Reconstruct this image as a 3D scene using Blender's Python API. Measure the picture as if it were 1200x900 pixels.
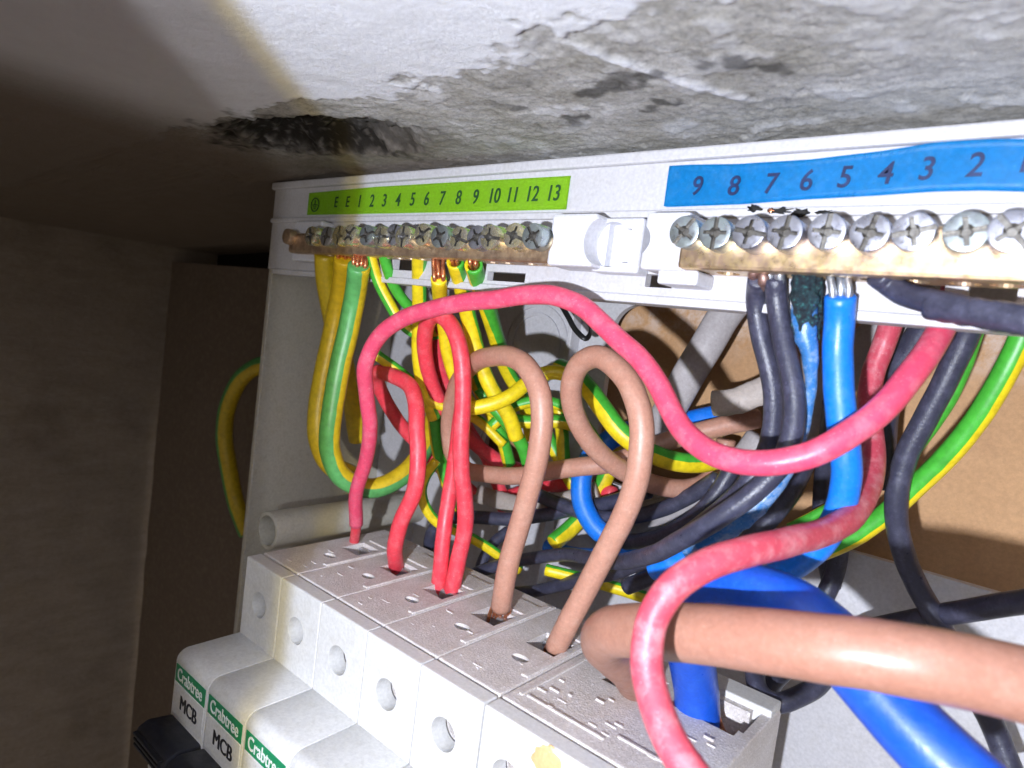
import bpy, bmesh, math, random
from mathutils import Vector, Matrix, noise
random.seed(7)
S = 0.001                                   # everything below is written in millimetres
scene = bpy.context.scene
for o in list(bpy.data.objects): bpy.data.objects.remove(o)
COL = scene.collection

# ------------------------------------------------------------------ camera
CAM = Vector((164.492, -94.601, 71.156)); F = 769.427
RX = Vector((0.760, 0.638, 0.128)); RY = Vector((0.149, 0.021, -0.989)); RZ = Vector((-0.633, 0.770, -0.079))
RZ.normalize(); RX = (RX - RZ*RX.dot(RZ)).normalized(); RY = RZ.cross(RX)
cd = bpy.data.cameras.new('camera'); cam = bpy.data.objects.new('camera', cd); COL.objects.link(cam)
cd.sensor_fit = 'HORIZONTAL'; cd.sensor_width = 36; cd.lens = F/1200*36
cd.clip_start = 0.003; cd.clip_end = 20
M = Matrix((RX, -RY, -RZ)).transposed().to_4x4(); M.translation = CAM*S
cam.matrix_world = M
cd.dof.use_dof = True; cd.dof.focus_distance = 0.155; cd.dof.aperture_fstop = 26
scene.camera = cam
scene.render.resolution_x = 1024; scene.render.resolution_y = 768

# ------------------------------------------------------------------ dim room light
w = bpy.data.worlds.new('World'); scene.world = w; w.use_nodes = True
bg = w.node_tree.nodes['Background']; bg.inputs[0].default_value = (1.0, 0.86, 0.72, 1); bg.inputs[1].default_value = 0.15

# ------------------------------------------------------------------ hand lamp held left of the lens, its beam cut off on the left
LP = Vector((165, -157, 52))
def beam(name, edge_deg, power, color, half=86, blend=0.02, radius=2.4, pitch=0):
    ld = bpy.data.lights.new(name, 'SPOT'); ld.energy = power; ld.color = color
    ld.spot_size = math.radians(half*2); ld.spot_blend = blend; ld.shadow_soft_size = radius*S
    o = bpy.data.objects.new(name, ld); COL.objects.link(o); o.location = LP*S
    a = math.radians(edge_deg-half)
    d = Vector((math.cos(a), math.sin(a), math.tan(math.radians(pitch))))
    o.rotation_euler = d.to_track_quat('-Z', 'Y').to_euler()
    return o
beam('torch_beam', 132.5, 1.88, (0.53, 0.66, 1.0), blend=0.010)
beam('torch_rim', 134.2, 0.60, (1.0, 0.77, 0.10), blend=0.02)
beam('torch_spill', 139.8, 0.42, (0.92, 0.93, 0.98), blend=0.035)

vs = scene.view_settings; vs.view_transform = 'Standard'; vs.look = 'None'; vs.exposure = 0.48; vs.gamma = 1; vs.use_curve_mapping = False
scene.render.engine = 'CYCLES'

# ------------------------------------------------------------------ geometry from photo rays
def ray(u, v): return RX*((u-600)/F) + RY*((v-450)/F) + RZ
def at(u, v, Y): d = ray(u, v); return CAM + d*((Y-CAM.y)/d.y)
def atz(u, v, Z): d = ray(u, v); return CAM + d*((Z-CAM.z)/d.z)
def atd(u, v, dd): return CAM + ray(u, v)*dd

# ------------------------------------------------------------------ materials
MATS = {}
def nt(name):
    m = bpy.data.materials.new(name); m.use_nodes = True
    t = m.node_tree; b = t.nodes['Principled BSDF']; return m, t, b
def N(t, typ, **kw):
    n = t.nodes.new(typ)
    for k, v in kw.items():
        if k in n.inputs: n.inputs[k].default_value = v
        else: setattr(n, k, v)
    return n
def coords(t, scale=1000):
    c = N(t, 'ShaderNodeTexCoord'); mp = N(t, 'ShaderNodeMapping'); mp.inputs['Scale'].default_value = (scale,)*3
    t.links.new(c.outputs['Object'], mp.inputs[0]); return mp.outputs[0]
def mixc(t, fac, a, b, mode='MIX'):
    m = N(t, 'ShaderNodeMix', data_type='RGBA', blend_type=mode)
    for s, v in ((0, fac), (6, a), (7, b)):
        if hasattr(v, 'is_linked'): t.links.new(v, m.inputs[s])
        else: m.inputs[s].default_value = v if s == 0 else (*v[:3], 1)
    return m.outputs[2]
def noi(t, vec, scale, detail=4, rough=.6):
    n = N(t, 'ShaderNodeTexNoise', Scale=scale, Detail=detail, Roughness=rough); t.links.new(vec, n.inputs['Vector']); return n.outputs['Fac']
def ramp(t, fac, *stops):
    r = N(t, 'ShaderNodeValToRGB'); e = r.color_ramp.elements
    while len(e) < len(stops): e.new(.5)
    for k, (p, c) in enumerate(stops):
        e[k].position = p; e[k].color = (*c, 1) if isinstance(c, tuple) else (c, c, c, 1)
    t.links.new(fac, r.inputs[0]); return r.outputs[0]
def bump(t, b, h, strength, dist):
    n = N(t, 'ShaderNodeBump', Strength=strength, Distance=dist*S); t.links.new(h, n.inputs['Height']); t.links.new(n.outputs[0], b.inputs['Normal'])

def pvc(name, col, dust=(0.6, 0.5, 0.5), amt=.12, rough=.42, grain=.25, spec=.5):
    m, t, b = nt(name); v = coords(t)
    n1 = ramp(t, noi(t, v, .30, 6, .7), (.48, 0.0), (.70, 1.0))
    mul = N(t, 'ShaderNodeMath', operation='MULTIPLY'); t.links.new(n1, mul.inputs[0]); mul.inputs[1].default_value = amt
    c = mixc(t, mul.outputs[0], col, dust)
    n2 = ramp(t, noi(t, v, 1.3, 3), (.3, .82), (.7, 1.0))
    sp_ = ramp(t, noi(t, v, 2.6, 2, .5), (.66, 0.0), (.74, min(.5, amt*1.6)))
    c = mixc(t, sp_, c, dust)
    c = mixc(t, 1.0, c, n2, 'MULTIPLY')
    t.links.new(c, b.inputs['Base Color'])
    rr = ramp(t, noi(t, v, .5, 3), (.3, rough-.07), (.7, rough+.12)); t.links.new(rr, b.inputs['Roughness'])
    b.inputs['Specular IOR Level'].default_value = spec
    bump(t, b, noi(t, v, 1.6, 4, .7), grain, .12)
    MATS[name] = m; return m
pvc('red', (0.80, 0.052, 0.078), (0.85, 0.35, 0.36), .25)
pvc('pink_red', (0.70, 0.066, 0.135), (0.80, 0.42, 0.47), .24, .36)
pvc('dusty_red', (0.53, 0.065, 0.10), (0.72, 0.42, 0.44), .42, .42)
pvc('brown', (0.47, 0.235, 0.165), (0.6, 0.40, 0.31), .32, .42)
pvc('tail_brown', (0.34, 0.162, 0.112), (0.46, 0.27, 0.21), .25, .38)
pvc('blue', (0.004, 0.175, 0.74), (0.3, 0.45, 0.8), .12, .36)
pvc('tail_blue', (0.008, 0.08, 0.52), (0.05, 0.2, 0.7), .2, .34)
pvc('black', (0.038, 0.039, 0.064), (0.11, 0.11, 0.17), .5, .34, .75)
pvc('sheath_grey', (0.36, 0.33, 0.33), (0.5, 0.47, 0.46), .35, .55)
pvc('sheath_torn', (0.42, 0.36, 0.32), (0.5, 0.45, 0.42), .3, .6)
pvc('white_plastic', (0.55, 0.54, 0.56), (0.42, 0.39, 0.34), .25, .45, .06)
pvc('clip_white', (0.62, 0.62, 0.66), (0.6, 0.58, 0.55), .12, .4, .05)
pvc('dim_white', (0.47, 0.445, 0.38), (0.36, 0.32, 0.25), .5, .5, .1)  # housing plastic coloured darker to stand in for the dim light on it
pvc('breaker_front', (0.66, 0.655, 0.645), (0.5, 0.46, 0.38), .22, .38, .06)
pvc('lever', (0.012, 0.013, 0.02), (0.03, 0.03, 0.04), .4, .45)
pvc('burnt_blue', (0.035, 0.16, 0.40), (0.38, 0.45, 0.52), .8, .25, .8)
pvc('melted', (0.66, 0.42, 0.20), (0.75, 0.62, 0.45), .6, .4, .5)
pvc('tie_black', (0.01, 0.01, 0.01), (0.03, 0.03, 0.03), .3, .4)
pvc('print_black', (0.015, 0.015, 0.02), (0.03, 0.03, 0.04), .2, .5, .0)
pvc('print_navy', (0.004, 0.015, 0.075), (0.03, 0.08, 0.25), .4, .5, .0)
pvc('print_white', (0.75, 0.78, 0.74), (0.6, 0.65, 0.6), .3, .5, .0)
pvc('print_darkgreen', (0.015, 0.07, 0.02), (0.03, 0.1, 0.03), .3, .5, .0)
pvc('label_green', (0.36, 0.74, 0.025), (0.42, 0.7, 0.1), .3, .45, .05)
pvc('label_blue', (0.002, 0.29, 0.72), (0.2, 0.45, 0.75), .16, .42, .12)
pvc('band_green', (0.008, 0.23, 0.09), (0.03, 0.25, 0.12), .3, .45, .04)
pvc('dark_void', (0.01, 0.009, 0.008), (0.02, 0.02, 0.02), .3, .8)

def dusty_top():
    m, t, b = nt('breaker_top'); v = coords(t)
    c = mixc(t, ramp(t, noi(t, v, .12, 4), (.35, 0.0), (.7, 1.0)), (0.69, 0.645, 0.625), (0.56, 0.505, 0.475))
    sp = ramp(t, noi(t, v, 2.2, 5, .8), (.38, .78), (.60, 1.05)); c = mixc(t, 1.0, c, sp, 'MULTIPLY')
    c = mixc(t, ramp(t, noi(t, v, 1.9, 3, .6), (.58, 0.0), (.68, .75)), c, (0.86, 0.84, 0.85))
    t.links.new(c, b.inputs['Base Color']); b.inputs['Roughness'].default_value = .55
    bump(t, b, noi(t, v, 1.9, 4, .7), .8, .4); MATS['breaker_top'] = m
dusty_top()

def gy(name, g=(0.06, 0.40, 0.035), y=(0.78, 0.60, 0.012), dirt=(.72, 1.0)):
    m, t, b = nt(name); v = coords(t)
    uv = N(t, 'ShaderNodeTexCoord'); sx = N(t, 'ShaderNodeSeparateXYZ'); t.links.new(uv.outputs['UV'], sx.inputs[0])
    wob = N(t, 'ShaderNodeMath', operation='MULTIPLY_ADD'); t.links.new(noi(t, v, .25, 2), wob.inputs[0]); wob.inputs[1].default_value = .03; t.links.new(sx.outputs[0], wob.inputs[2])
    fr = N(t, 'ShaderNodeMath', operation='FRACT'); t.links.new(wob.outputs[0], fr.inputs[0])
    c = ramp(t, fr.outputs[0], (0.0, y), (.006, g), (.48, g), (.486, y))
    c = mixc(t, 1.0, c, ramp(t, noi(t, v, .5, 5), (.3, dirt[0]), (.6, dirt[1])), 'MULTIPLY')
    t.links.new(c, b.inputs['Base Color']); b.inputs['Roughness'].default_value = .4
    bump(t, b, noi(t, v, 1.6, 4, .7), .25, .12); MATS[name] = m
gy('green_yellow'); gy('green_yellow_big', (0.10, 0.36, 0.10), (0.62, 0.44, 0.015))

def metal(name, col, col2, rough=.3, sc=.8):
    m, t, b = nt(name); v = coords(t)
    c = mixc(t, ramp(t, noi(t, v, sc, 4, .7), (.35, 0.0), (.68, 1.0)), col, col2)
    t.links.new(c, b.inputs['Base Color']); b.inputs['Metallic'].default_value = .85
    t.links.new(ramp(t, noi(t, v, sc*1.7, 3), (.3, rough-.08), (.7, rough+.15)), b.inputs['Roughness'])
    bump(t, b, noi(t, v, 2, 3), .05, .05); MATS[name] = m
metal('copper', (0.85, 0.36, 0.18), (0.45, 0.16, 0.08), .3)
metal('dull_copper', (0.42, 0.27, 0.23), (0.25, 0.15, 0.13), .45)
metal('tinned', (0.62, 0.66, 0.70), (0.35, 0.36, 0.42), .35)
metal('brass', (0.66, 0.49, 0.25), (0.48, 0.32, 0.26), .34, .35)
metal('old_brass', (0.58, 0.43, 0.29), (0.34, 0.23, 0.16), .42, .5)
metal('zinc', (0.47, 0.48, 0.53), (0.34, 0.34, 0.39), .30, .5)
metal('zinc_green', (0.44, 0.51, 0.50), (0.34, 0.36, 0.39), .30, .5)
metal('zinc_yellow', (0.80, 0.72, 0.42), (0.60, 0.58, 0.52), .22, .5)
metal('slot_shade', (0.24, 0.23, 0.21), (0.10, 0.09, 0.08), .4)  # darkened metal for the slot faces, recess shade put into their colour
metal('steel', (0.62, 0.62, 0.63), (0.42, 0.42, 0.44), .34)

def corrosion():
    m, t, b = nt('verdigris'); v = coords(t)
    c = ramp(t, noi(t, v, 1.1, 5, .8), (.40, (0.006, 0.007, 0.014)), (.56, (0.010, 0.035, 0.045)), (.70, (0.06, 0.30, 0.27)))
    t.links.new(c, b.inputs['Base Color']); b.inputs['Roughness'].default_value = .5
    bump(t, b, noi(t, v, 1.8, 5, .8), 1.0, .5); MATS['verdigris'] = m
corrosion()
def boardmat():
    m, t, b = nt('hardboard'); v = coords(t)
    c = mixc(t, noi(t, v, .05, 5), (0.54, 0.32, 0.16), (0.42, 0.23, 0.105))
    c = mixc(t, ramp(t, noi(t, v, .035, 4), (.52, 0.0), (.72, .5)), c, (0.30, 0.16, 0.08))
    c = mixc(t, 1.0, c, ramp(t, noi(t, v, .9, 5, .8), (.3, .8), (.7, 1.08)), 'MULTIPLY')
    # splashes of white paint along the board's top where it met the ceiling
    at_ = N(t, 'ShaderNodeAttribute', attribute_name='paint')
    mm = N(t, 'ShaderNodeMath', operation='MULTIPLY'); t.links.new(at_.outputs['Fac'], mm.inputs[0])
    t.links.new(ramp(t, noi(t, v, .22, 5, .7), (.42, 0.0), (.62, .8)), mm.inputs[1])
    c = mixc(t, mm.outputs[0], c, (0.62, 0.52, 0.46))
    t.links.new(c, b.inputs['Base Color']); b.inputs['Roughness'].default_value = .75
    bump(t, b, noi(t, v, 1.0, 5, .7), .35, .3); MATS['hardboard'] = m
boardmat()
def darkwall():
    m, t, b = nt('grimy_wall'); v = coords(t)
    st = N(t, 'ShaderNodeMapping'); st.inputs['Scale'].default_value = (1, 1, 4); t.links.new(v, st.inputs[0])
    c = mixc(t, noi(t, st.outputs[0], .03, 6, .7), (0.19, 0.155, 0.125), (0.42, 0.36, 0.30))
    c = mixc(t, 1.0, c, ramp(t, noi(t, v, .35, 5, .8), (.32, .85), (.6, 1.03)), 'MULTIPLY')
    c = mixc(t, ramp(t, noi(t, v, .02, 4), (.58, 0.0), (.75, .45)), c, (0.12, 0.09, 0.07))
    t.links.new(c, b.inputs['Base Color']); b.inputs['Roughness'].default_value = .85
    bump(t, b, noi(t, st.outputs[0], .25, 6, .7), .5, 1.2); MATS['grimy_wall'] = m
darkwall()
pvc('shaded_board', (0.17, 0.13, 0.10), (0.26, 0.21, 0.165), .6, .8, .6)  # backboard in a darker colour, the shade left of the unit painted in
def plaster():
    m, t, b = nt('plaster'); v = coords(t)
    a = N(t, 'ShaderNodeAttribute', attribute_name='cover'); sp = N(t, 'ShaderNodeSeparateColor'); t.links.new(a.outputs['Color'], sp.inputs[0])
    paint = mixc(t, noi(t, v, .12, 5, .7), (0.90, 0.91, 0.94), (0.76, 0.76, 0.79))
    bare = mixc(t, ramp(t, noi(t, v, .10, 6, .75), (.38, 0.0), (.62, 1.0)), (0.39, 0.37, 0.325), (0.57, 0.555, 0.535))
    bare = mixc(t, 1.0, bare, ramp(t, noi(t, v, 1.0, 6, .8), (.34, .58), (.56, 1.1)), 'MULTIPLY')
    c = mixc(t, sp.outputs[0], bare, paint)
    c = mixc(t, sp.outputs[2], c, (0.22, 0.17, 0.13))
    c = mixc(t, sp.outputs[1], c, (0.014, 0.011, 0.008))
    t.links.new(c, b.inputs['Base Color'])
    b.inputs['Roughness'].default_value = .75; b.inputs['Specular IOR Level'].default_value = .2
    bump(t, b, noi(t, v, .9, 7, .85), 1.0, 1.1); MATS['plaster'] = m
plaster()

# ------------------------------------------------------------------ object helpers
def tag(o, label=None, cat=None, group=None, kind=None):
    for k, v in (('label', label), ('category', cat), ('group', group), ('kind', kind)):
        if v: o[k] = v
    return o
BASE = {}
def thing(name, label, cat, base=(0, 0, 0), group=None):
    o = bpy.data.objects.new(name, None); COL.objects.link(o); o.location = Vector(base)*S; o.empty_display_size = .004
    BASE[o.name] = Vector(base); return tag(o, label, cat, group)
def base_of(p): return BASE.get(p.name, Vector((0, 0, 0))) if p else Vector((0, 0, 0))
def finish(name, me, mat, parent=None, smooth=True, base=None):
    """me holds millimetre world coordinates; shift to the parent's base (or own base) and scale to metres"""
    own = Vector(base) if base is not None else base_of(parent)
    me.transform(Matrix.Scale(S, 4) @ Matrix.Translation(-own))
    o = bpy.data.objects.new(name, me); COL.objects.link(o)
    if mat: me.materials.append(MATS[mat] if isinstance(mat, str) else mat)
    if name in ('screw', 'terminal_screw'): me.materials.append(MATS['slot_shade'])
    if parent: o.parent = parent; BASE[o.name] = own
    else: o.location = own*S; BASE[o.name] = own
    if smooth: me.polygons.foreach_set('use_smooth', [True]*len(me.polygons))
    return o
def bm_mesh(bm):
    me = bpy.data.meshes.new('m'); bmesh.ops.recalc_face_normals(bm, faces=bm.faces[:]); bm.to_mesh(me); bm.free(); return me
def sharp(o, ang=35):
    me = o.data
    bm = bmesh.new(); bm.from_mesh(me)
    for e in bm.edges:
        if len(e.link_faces) != 2 or e.calc_face_angle(0) > math.radians(ang): e.smooth = False
    bm.to_mesh(me); bm.free(); return o
def box_bm(x0, x1, y0, y1, z0, z1, ch=.4, seg=2, bm=None):
    b2 = bmesh.new(); bmesh.ops.create_cube(b2, size=1)
    for v in b2.verts: v.co = Vector(((x0+x1)/2+v.co.x*(x1-x0), (y0+y1)/2+v.co.y*(y1-y0), (z0+z1)/2+v.co.z*(z1-z0)))
    if ch: bmesh.ops.bevel(b2, geom=b2.edges[:], offset=ch, segments=seg, affect='EDGES', profile=.5)
    if bm is None: return b2
    me = bpy.data.meshes.new('t'); b2.to_mesh(me); b2.free(); bm.from_mesh(me); bpy.data.meshes.remove(me); return bm
def box(name, mat, parent, x0, x1, y0, y1, z0, z1, ch=.4, **k):
    return finish(name, bm_mesh(box_bm(x0, x1, y0, y1, z0, z1, ch)), mat, parent, smooth=False, **k)
def prism_bm(pts, x0, x1, ch=.0):
    """profile of (y,z) points swept along X"""
    bm = bmesh.new(); a = [bm.verts.new((x0, y, z)) for y, z in pts]; b = [bm.verts.new((x1, y, z)) for y, z in pts]
    n = len(pts); bm.faces.new(a); bm.faces.new(b[::-1])
    for i in range(n): bm.faces.new((a[i], b[i], b[(i+1) % n], a[(i+1) % n]))
    bmesh.ops.recalc_face_normals(bm, faces=bm.faces[:])
    if ch: bmesh.ops.bevel(bm, geom=[e for e in bm.edges if e.calc_face_angle(0) > .4], offset=ch, segments=2, affect='EDGES', profile=.5)
    return bm
def cyl_bm(c, axis, r, length, n=32, r2=None, ch=0):
    bm = bmesh.new(); bmesh.ops.create_cone(bm, cap_ends=True, segments=n, radius1=r, radius2=r if r2 is None else r2, depth=length)
    if ch: bmesh.ops.bevel(bm, geom=[e for e in bm.edges if e.calc_face_angle(0) > .8], offset=ch, segments=2, affect='EDGES', profile=.5)
    q = Vector((0, 0, 1)).rotation_difference(Vector(axis).normalized())
    bmesh.ops.transform(bm, matrix=Matrix.Translation(Vector(c)) @ q.to_matrix().to_4x4(), verts=bm.verts[:]); return bm
def boolean(bm, cutters, op='DIFFERENCE'):
    o = bpy.data.objects.new('t', bm_mesh(bm)); COL.objects.link(o); cs = []
    for c in cutters:
        k = bpy.data.objects.new('c', bm_mesh(c)); COL.objects.link(k); cs.append(k)
        md = o.modifiers.new('b', 'BOOLEAN'); md.operation = op; md.solver = 'EXACT'; md.object = k
    dg = bpy.context.evaluated_depsgraph_get(); dg.update()
    me = bpy.data.meshes.new_from_object(o.evaluated_get(dg))
    for k in cs+[o]: bpy.data.objects.remove(k)
    return me
def text_mesh(s, size, origin, shear=0, sx=1, bold=0, thick=.05, align='CENTER', rot=0, yaw=0):
    """text standing on the XZ plane, read from -Y"""
    cu = bpy.data.curves.new('t', 'FONT'); cu.body = s; cu.size = size; cu.align_x = align; cu.align_y = 'CENTER'; cu.shear = shear; cu.offset = bold; cu.extrude = thick; cu.resolution_u = 4
    o = bpy.data.objects.new('t', cu); COL.objects.link(o)
    dg = bpy.context.evaluated_depsgraph_get(); dg.update()
    me = bpy.data.meshes.new_from_object(o.evaluated_get(dg)); bpy.data.objects.remove(o)
    me.transform(Matrix.Translation(Vector(origin)) @ Matrix.Rotation(rot, 4, 'Y') @ Matrix.Rotation(math.pi/2, 4, 'X') @ Matrix.Diagonal((sx, 1, 1, 1)))
    return me

def spline(pts, step=1.0):
    P = [Vector(p) for p in pts]
    P = [P[0]*2-P[1]]+P+[P[-1]*2-P[-2]]; out = []
    for i in range(1, len(P)-2):
        p0, p1, p2, p3 = P[i-1:i+3]
        t0 = 0; t1 = t0+max((p1-p0).length, 1e-3)**.5; t2 = t1+max((p2-p1).length, 1e-3)**.5; t3 = t2+max((p3-p2).length, 1e-3)**.5
        n = max(2, int((p2-p1).length/step))
        for k in range(n):
            t = t1+(t2-t1)*k/n
            a1 = p0*((t1-t)/(t1-t0))+p1*((t-t0)/(t1-t0)); a2 = p1*((t2-t)/(t2-t1))+p2*((t-t1)/(t2-t1)); a3 = p2*((t3-t)/(t3-t2))+p3*((t-t2)/(t3-t2))
            b1 = a1*((t2-t)/(t2-t0))+a2*((t-t0)/(t2-t0)); b2 = a2*((t3-t)/(t3-t1))+a3*((t-t1)/(t3-t1))
            out.append(b1*((t2-t)/(t2-t1))+b2*((t-t1)/(t2-t1)))
    out.append(P[-2]); return out
def tube_mesh(path, r, seg=20, shift=0, twist=0, rad=None, flat=1.0, hollow=False, jitter=0, seed=0, ref=None):
    n = len(path); T = [(path[min(i+1, n-1)]-path[max(i-1, 0)]).normalized() for i in range(n)]
    nv = (ref if ref else CAM-path[0]); nv = (nv-T[0]*nv.dot(T[0])).normalized()
    verts = []; L = [0]; frames = []
    for i in range(n):
        if i:
            q = T[i-1].rotation_difference(T[i]); nv = q @ nv; nv = (nv-T[i]*nv.dot(T[i])).normalized(); L.append(L[-1]+(path[i]-path[i-1]).length)
        bn = T[i].cross(nv); frames.append((nv.copy(), bn))
        rr = r*(rad(i/(n-1), L[-1]) if rad else 1)
        rr *= 1+.012*noise.noise(Vector((L[-1]*.15, seed*7.1, 0)))
        for k in range(seg):
            a = 2*math.pi*k/seg; p = nv*math.cos(a)*flat+bn*math.sin(a)
            j = 1+jitter*noise.noise(path[i]*.7+p*1.7+Vector((seed, 0, 0))) if jitter else 1
            verts.append(path[i]+p*rr*j)
    faces = []; uvs = []
    for i in range(n-1):
        for k in range(seg):
            k2 = (k+1) % seg; faces.append((i*seg+k, i*seg+k2, (i+1)*seg+k2, (i+1)*seg+k))
            for (ii, kk) in ((i, k), (i, k+1), (i+1, k+1), (i+1, k)): uvs.append((kk/seg+shift+twist*L[ii]/100, L[ii]/10))
    for e, s in ((0, 1), (n-1, -1)):
        if hollow and e == 0:                     # open cut end: show the wall thickness and a short bore
            b0 = len(verts)
            for q_, (sc, dp) in enumerate(((.72, 0), (.70, 2.2*r))):
                for k in range(seg): verts.append(path[0]+(verts[k]-path[0])*sc+T[0]*dp)
            for ring_a, ring_b in ((0, b0), (b0, b0+seg)):
                for k in range(seg):
                    k2 = (k+1) % seg; faces.append((ring_a+k2, ring_a+k, ring_b+k, ring_b+k2)); uvs += [(k/seg+shift+.02, 0)]*4
            faces.append([b0+seg+k for k in range(seg)][::-1]); uvs += [(.9, 0)]*seg
            continue
        b0 = len(verts)                           # rounded-over end
        for k in range(seg): verts.append(path[e]+(verts[e*seg+k]-path[e])*.86-T[e]*s*r*.10)
        for k in range(seg):
            k2 = (k+1) % seg; f = (e*seg+k, e*seg+k2, b0+k2, b0+k); faces.append(f[::-1] if s == 1 else f); uvs += [(k/seg+shift, 0)]*4
        f = [b0+k for k in range(seg)]; faces.append(f[::-1] if s == 1 else f); uvs += [(shift+.1, 0)]*seg
    me = bpy.data.meshes.new('tube'); me.from_pydata(verts, [], faces)
    ul = me.uv_layers.new(name='UVMap'); ul.data.foreach_set('uv', [c for uv in uvs for c in uv]); me.update()
    return me
YMAX = 77
def P3(pt, D):
    if isinstance(pt[0], str):
        k, a, b, c = pt
        return {'y': at, 'z': atz, 'd': atd}[k](a, b, c) if k != 'p' else Vector((a, b, c))
    u, v, wd = pt; p = atd(u, v, F*D/wd)
    if p.y > YMAX: p = at(u, v, YMAX)
    return p
def relax(P, it=3):
    """evens the distance from the lens along a wire without moving it sideways"""
    for _ in range(it):
        d = [(p-CAM).length for p in P]
        for i in range(1, len(P)-1):
            nd = .5*d[i]+.25*(d[i-1]+d[i+1]); P[i] = CAM+(P[i]-CAM).normalized()*nd
    return P
SEED = [0]; V = Vector
def wire(name, label, mat, D, pts, cat='wire', group=None, cond=None, shift=0, twist=0, seg=20, rad=None, flat=1.0, hollow=False, jitter=0, keep=False, extra=None, rel=3, rs=1.0):
    """cond = (material, count, strand diameter, list of points from the terminal to the insulation end)"""
    SEED[0] += 1
    P = [P3(p, D) for p in pts]; P = P if keep else relax(P, rel); path = spline(P, 1.1)
    kx = SEED[0]*3.7
    path = [p+V((noise.noise(p*.06+V((kx, 0, 0))), noise.noise(p*.06+V((0, kx, 0))), noise.noise(p*.06+V((0, 0, kx)))))*.45+V((noise.noise(p*.22+V((kx, 9, 0))), noise.noise(p*.22+V((0, kx, 9))), noise.noise(p*.22+V((9, 0, kx)))))*.10 for p in path]
    me = tube_mesh(path, D/2*rs, seg, shift, twist, rad, flat, hollow, jitter, SEED[0])
    if not cond and not extra:
        return tag(finish(name, me, mat, None, base=path[0]), label, cat, group)
    t = thing(name, label, cat, path[0], group); finish('insulation', me, mat, t)
    if cond:
        cm, n, sd, end = cond; e = P3(end, D)
        T = (path[1]-path[0]).normalized(); side = T.cross(CAM-path[0]).normalized(); back = T.cross(side)
        for k in range(n):
            a = (k-(n-1)/2)
            off = side*a*sd*.95+back*(.35*sd if k % 2 else -.3*sd)
            q0 = path[0]+T*2.0+off*.8; q1 = path[0]-T*1.0+off; q2 = e+off*1.08+back*random.uniform(-.2, .2)
            mid = (q1+q2)/2+side*random.uniform(-.2, .2)*sd
            finish('strand', tube_mesh(spline([q0, q1, mid, q2], .5), sd/2, 10, seed=k), cm, t)
    if extra: extra(t, path)
    return t

# ================================================================== SETTING
def axis_list(segs):
    out = []
    for a, b, st in segs:
        n = max(1, round((b-a)/st)); out += [a+(b-a)*i/n for i in range(n)]
    return out+[segs[-1][1]]
def sstep(a, b, x): t = min(1, max(0, (x-a)/(b-a))); return t*t*(3-2*t)
def fbm(p, o=4): return noise.fractal(p, 1.0, 2.0, o)
def build_ceiling():
    xs = axis_list([(-320, -60, 8), (-60, -20, 1.6), (-20, 172, .55), (172, 260, 6)]); ys = axis_list([(-260, -90, 8), (-90, -60, 1.5), (-60, 30, .55), (30, 130, 6)])
    verts = []; cov = []
    for y in ys:
        for x in xs:
            p = Vector((x, y, 0))
            n1 = fbm(p*.045); n2 = fbm(p*.16+Vector((9, 3, 0))); n3 = fbm(p*.55+Vector((1, 7, 0)), 3)
            edge = -19 + 8*n1 + 4.0*n2 + (10*sstep(118, 160, x)) - 14*sstep(150, 120, x)*sstep(96, 118, x)*.5
            painted = 1-sstep(-.6, .6, y-edge+1.8*n3)
            # second smoother skim of plaster at the right end
            skim = sstep(128, 150, x+10*n1)*(1-sstep(16, 24, y+6*n2))*.35
            # hollow broken out by the left end of the unit
            ex = (x-14-.7*(y+6))/31; ey = (y+2+4*n1)/15.5
            hol = 1-sstep(.55, 1.05, math.sqrt(ex*ex+ey*ey)+.25*n2)
            flake = sstep(.25, .42, fbm(p*.11+Vector((40, 2, 0))))*(1-painted)*sstep(40, 70, x)
            crack = math.exp(-((x-(104+.55*(y+20))+2.5*n2)/1.1)**2)*sstep(-24, -15, y)*(1-sstep(6, 12, y))
            z = 112 - .052*max(0, -20-x)
            z += (1-painted)*(.5+.3*n2+.15*n3) + painted*(.16*n2+.3*n1) + .09*fbm(p*1.3, 3)
            pit = sstep(.22, .5, fbm(p*.5+Vector((21, 5, 0)), 3))*(1-painted)*sstep(-.15, .35, fbm(p*.07+Vector((60, 1, 0)))); grit = fbm(p*.9+Vector((2, 2, 5)), 2)*(1-painted)
            z += .38*pit + .10*grit + hol*(5.5+2.5*n2) - .55*crack - .3*flake
            mould = sstep(.16, .48, fbm(p*.12+Vector((3, 31, 0))))*sstep(-14, -4, y)*(1-sstep(8, 14, y))*sstep(70, 84, x)*(1-sstep(125, 150, x))
            grime_shade = (1-sstep(.75, 1.35, math.sqrt(ex*ex+ey*ey)+.35*n2+.15*n3))*(1-.2*sstep(.2, .5, n3))*(1-.62*sstep(16, 50, x+8*n2))  # dark stain, with the shadow inside the hollow painted in as well
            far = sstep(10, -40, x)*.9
            verts.append((x, y, z)); cov.append((min(1, painted*(1-.7*far)+flake*.35+crack*.9+skim), max(grime_shade*.98, mould*.72), max(far, sstep(.9, .2, abs(y-20)/26)*sstep(75, 25, x)*.75)))
    nx = len(xs); faces = [(j*nx+i, j*nx+i+1, (j+1)*nx+i+1, (j+1)*nx+i) for j in range(len(ys)-1) for i in range(nx-1)]
    me = bpy.data.meshes.new('ceiling'); me.from_pydata(verts, [], faces)
    ca = me.color_attributes.new('cover', 'FLOAT_COLOR', 'POINT'); ca.data.foreach_set('color', [c for q in cov for c in (*q, 1)])
    me.flip_normals()
    o = finish('ceiling', me, 'plaster'); tag(o, 'peeling white painted plaster ceiling broken to bare grey render', kind='structure')
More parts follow.
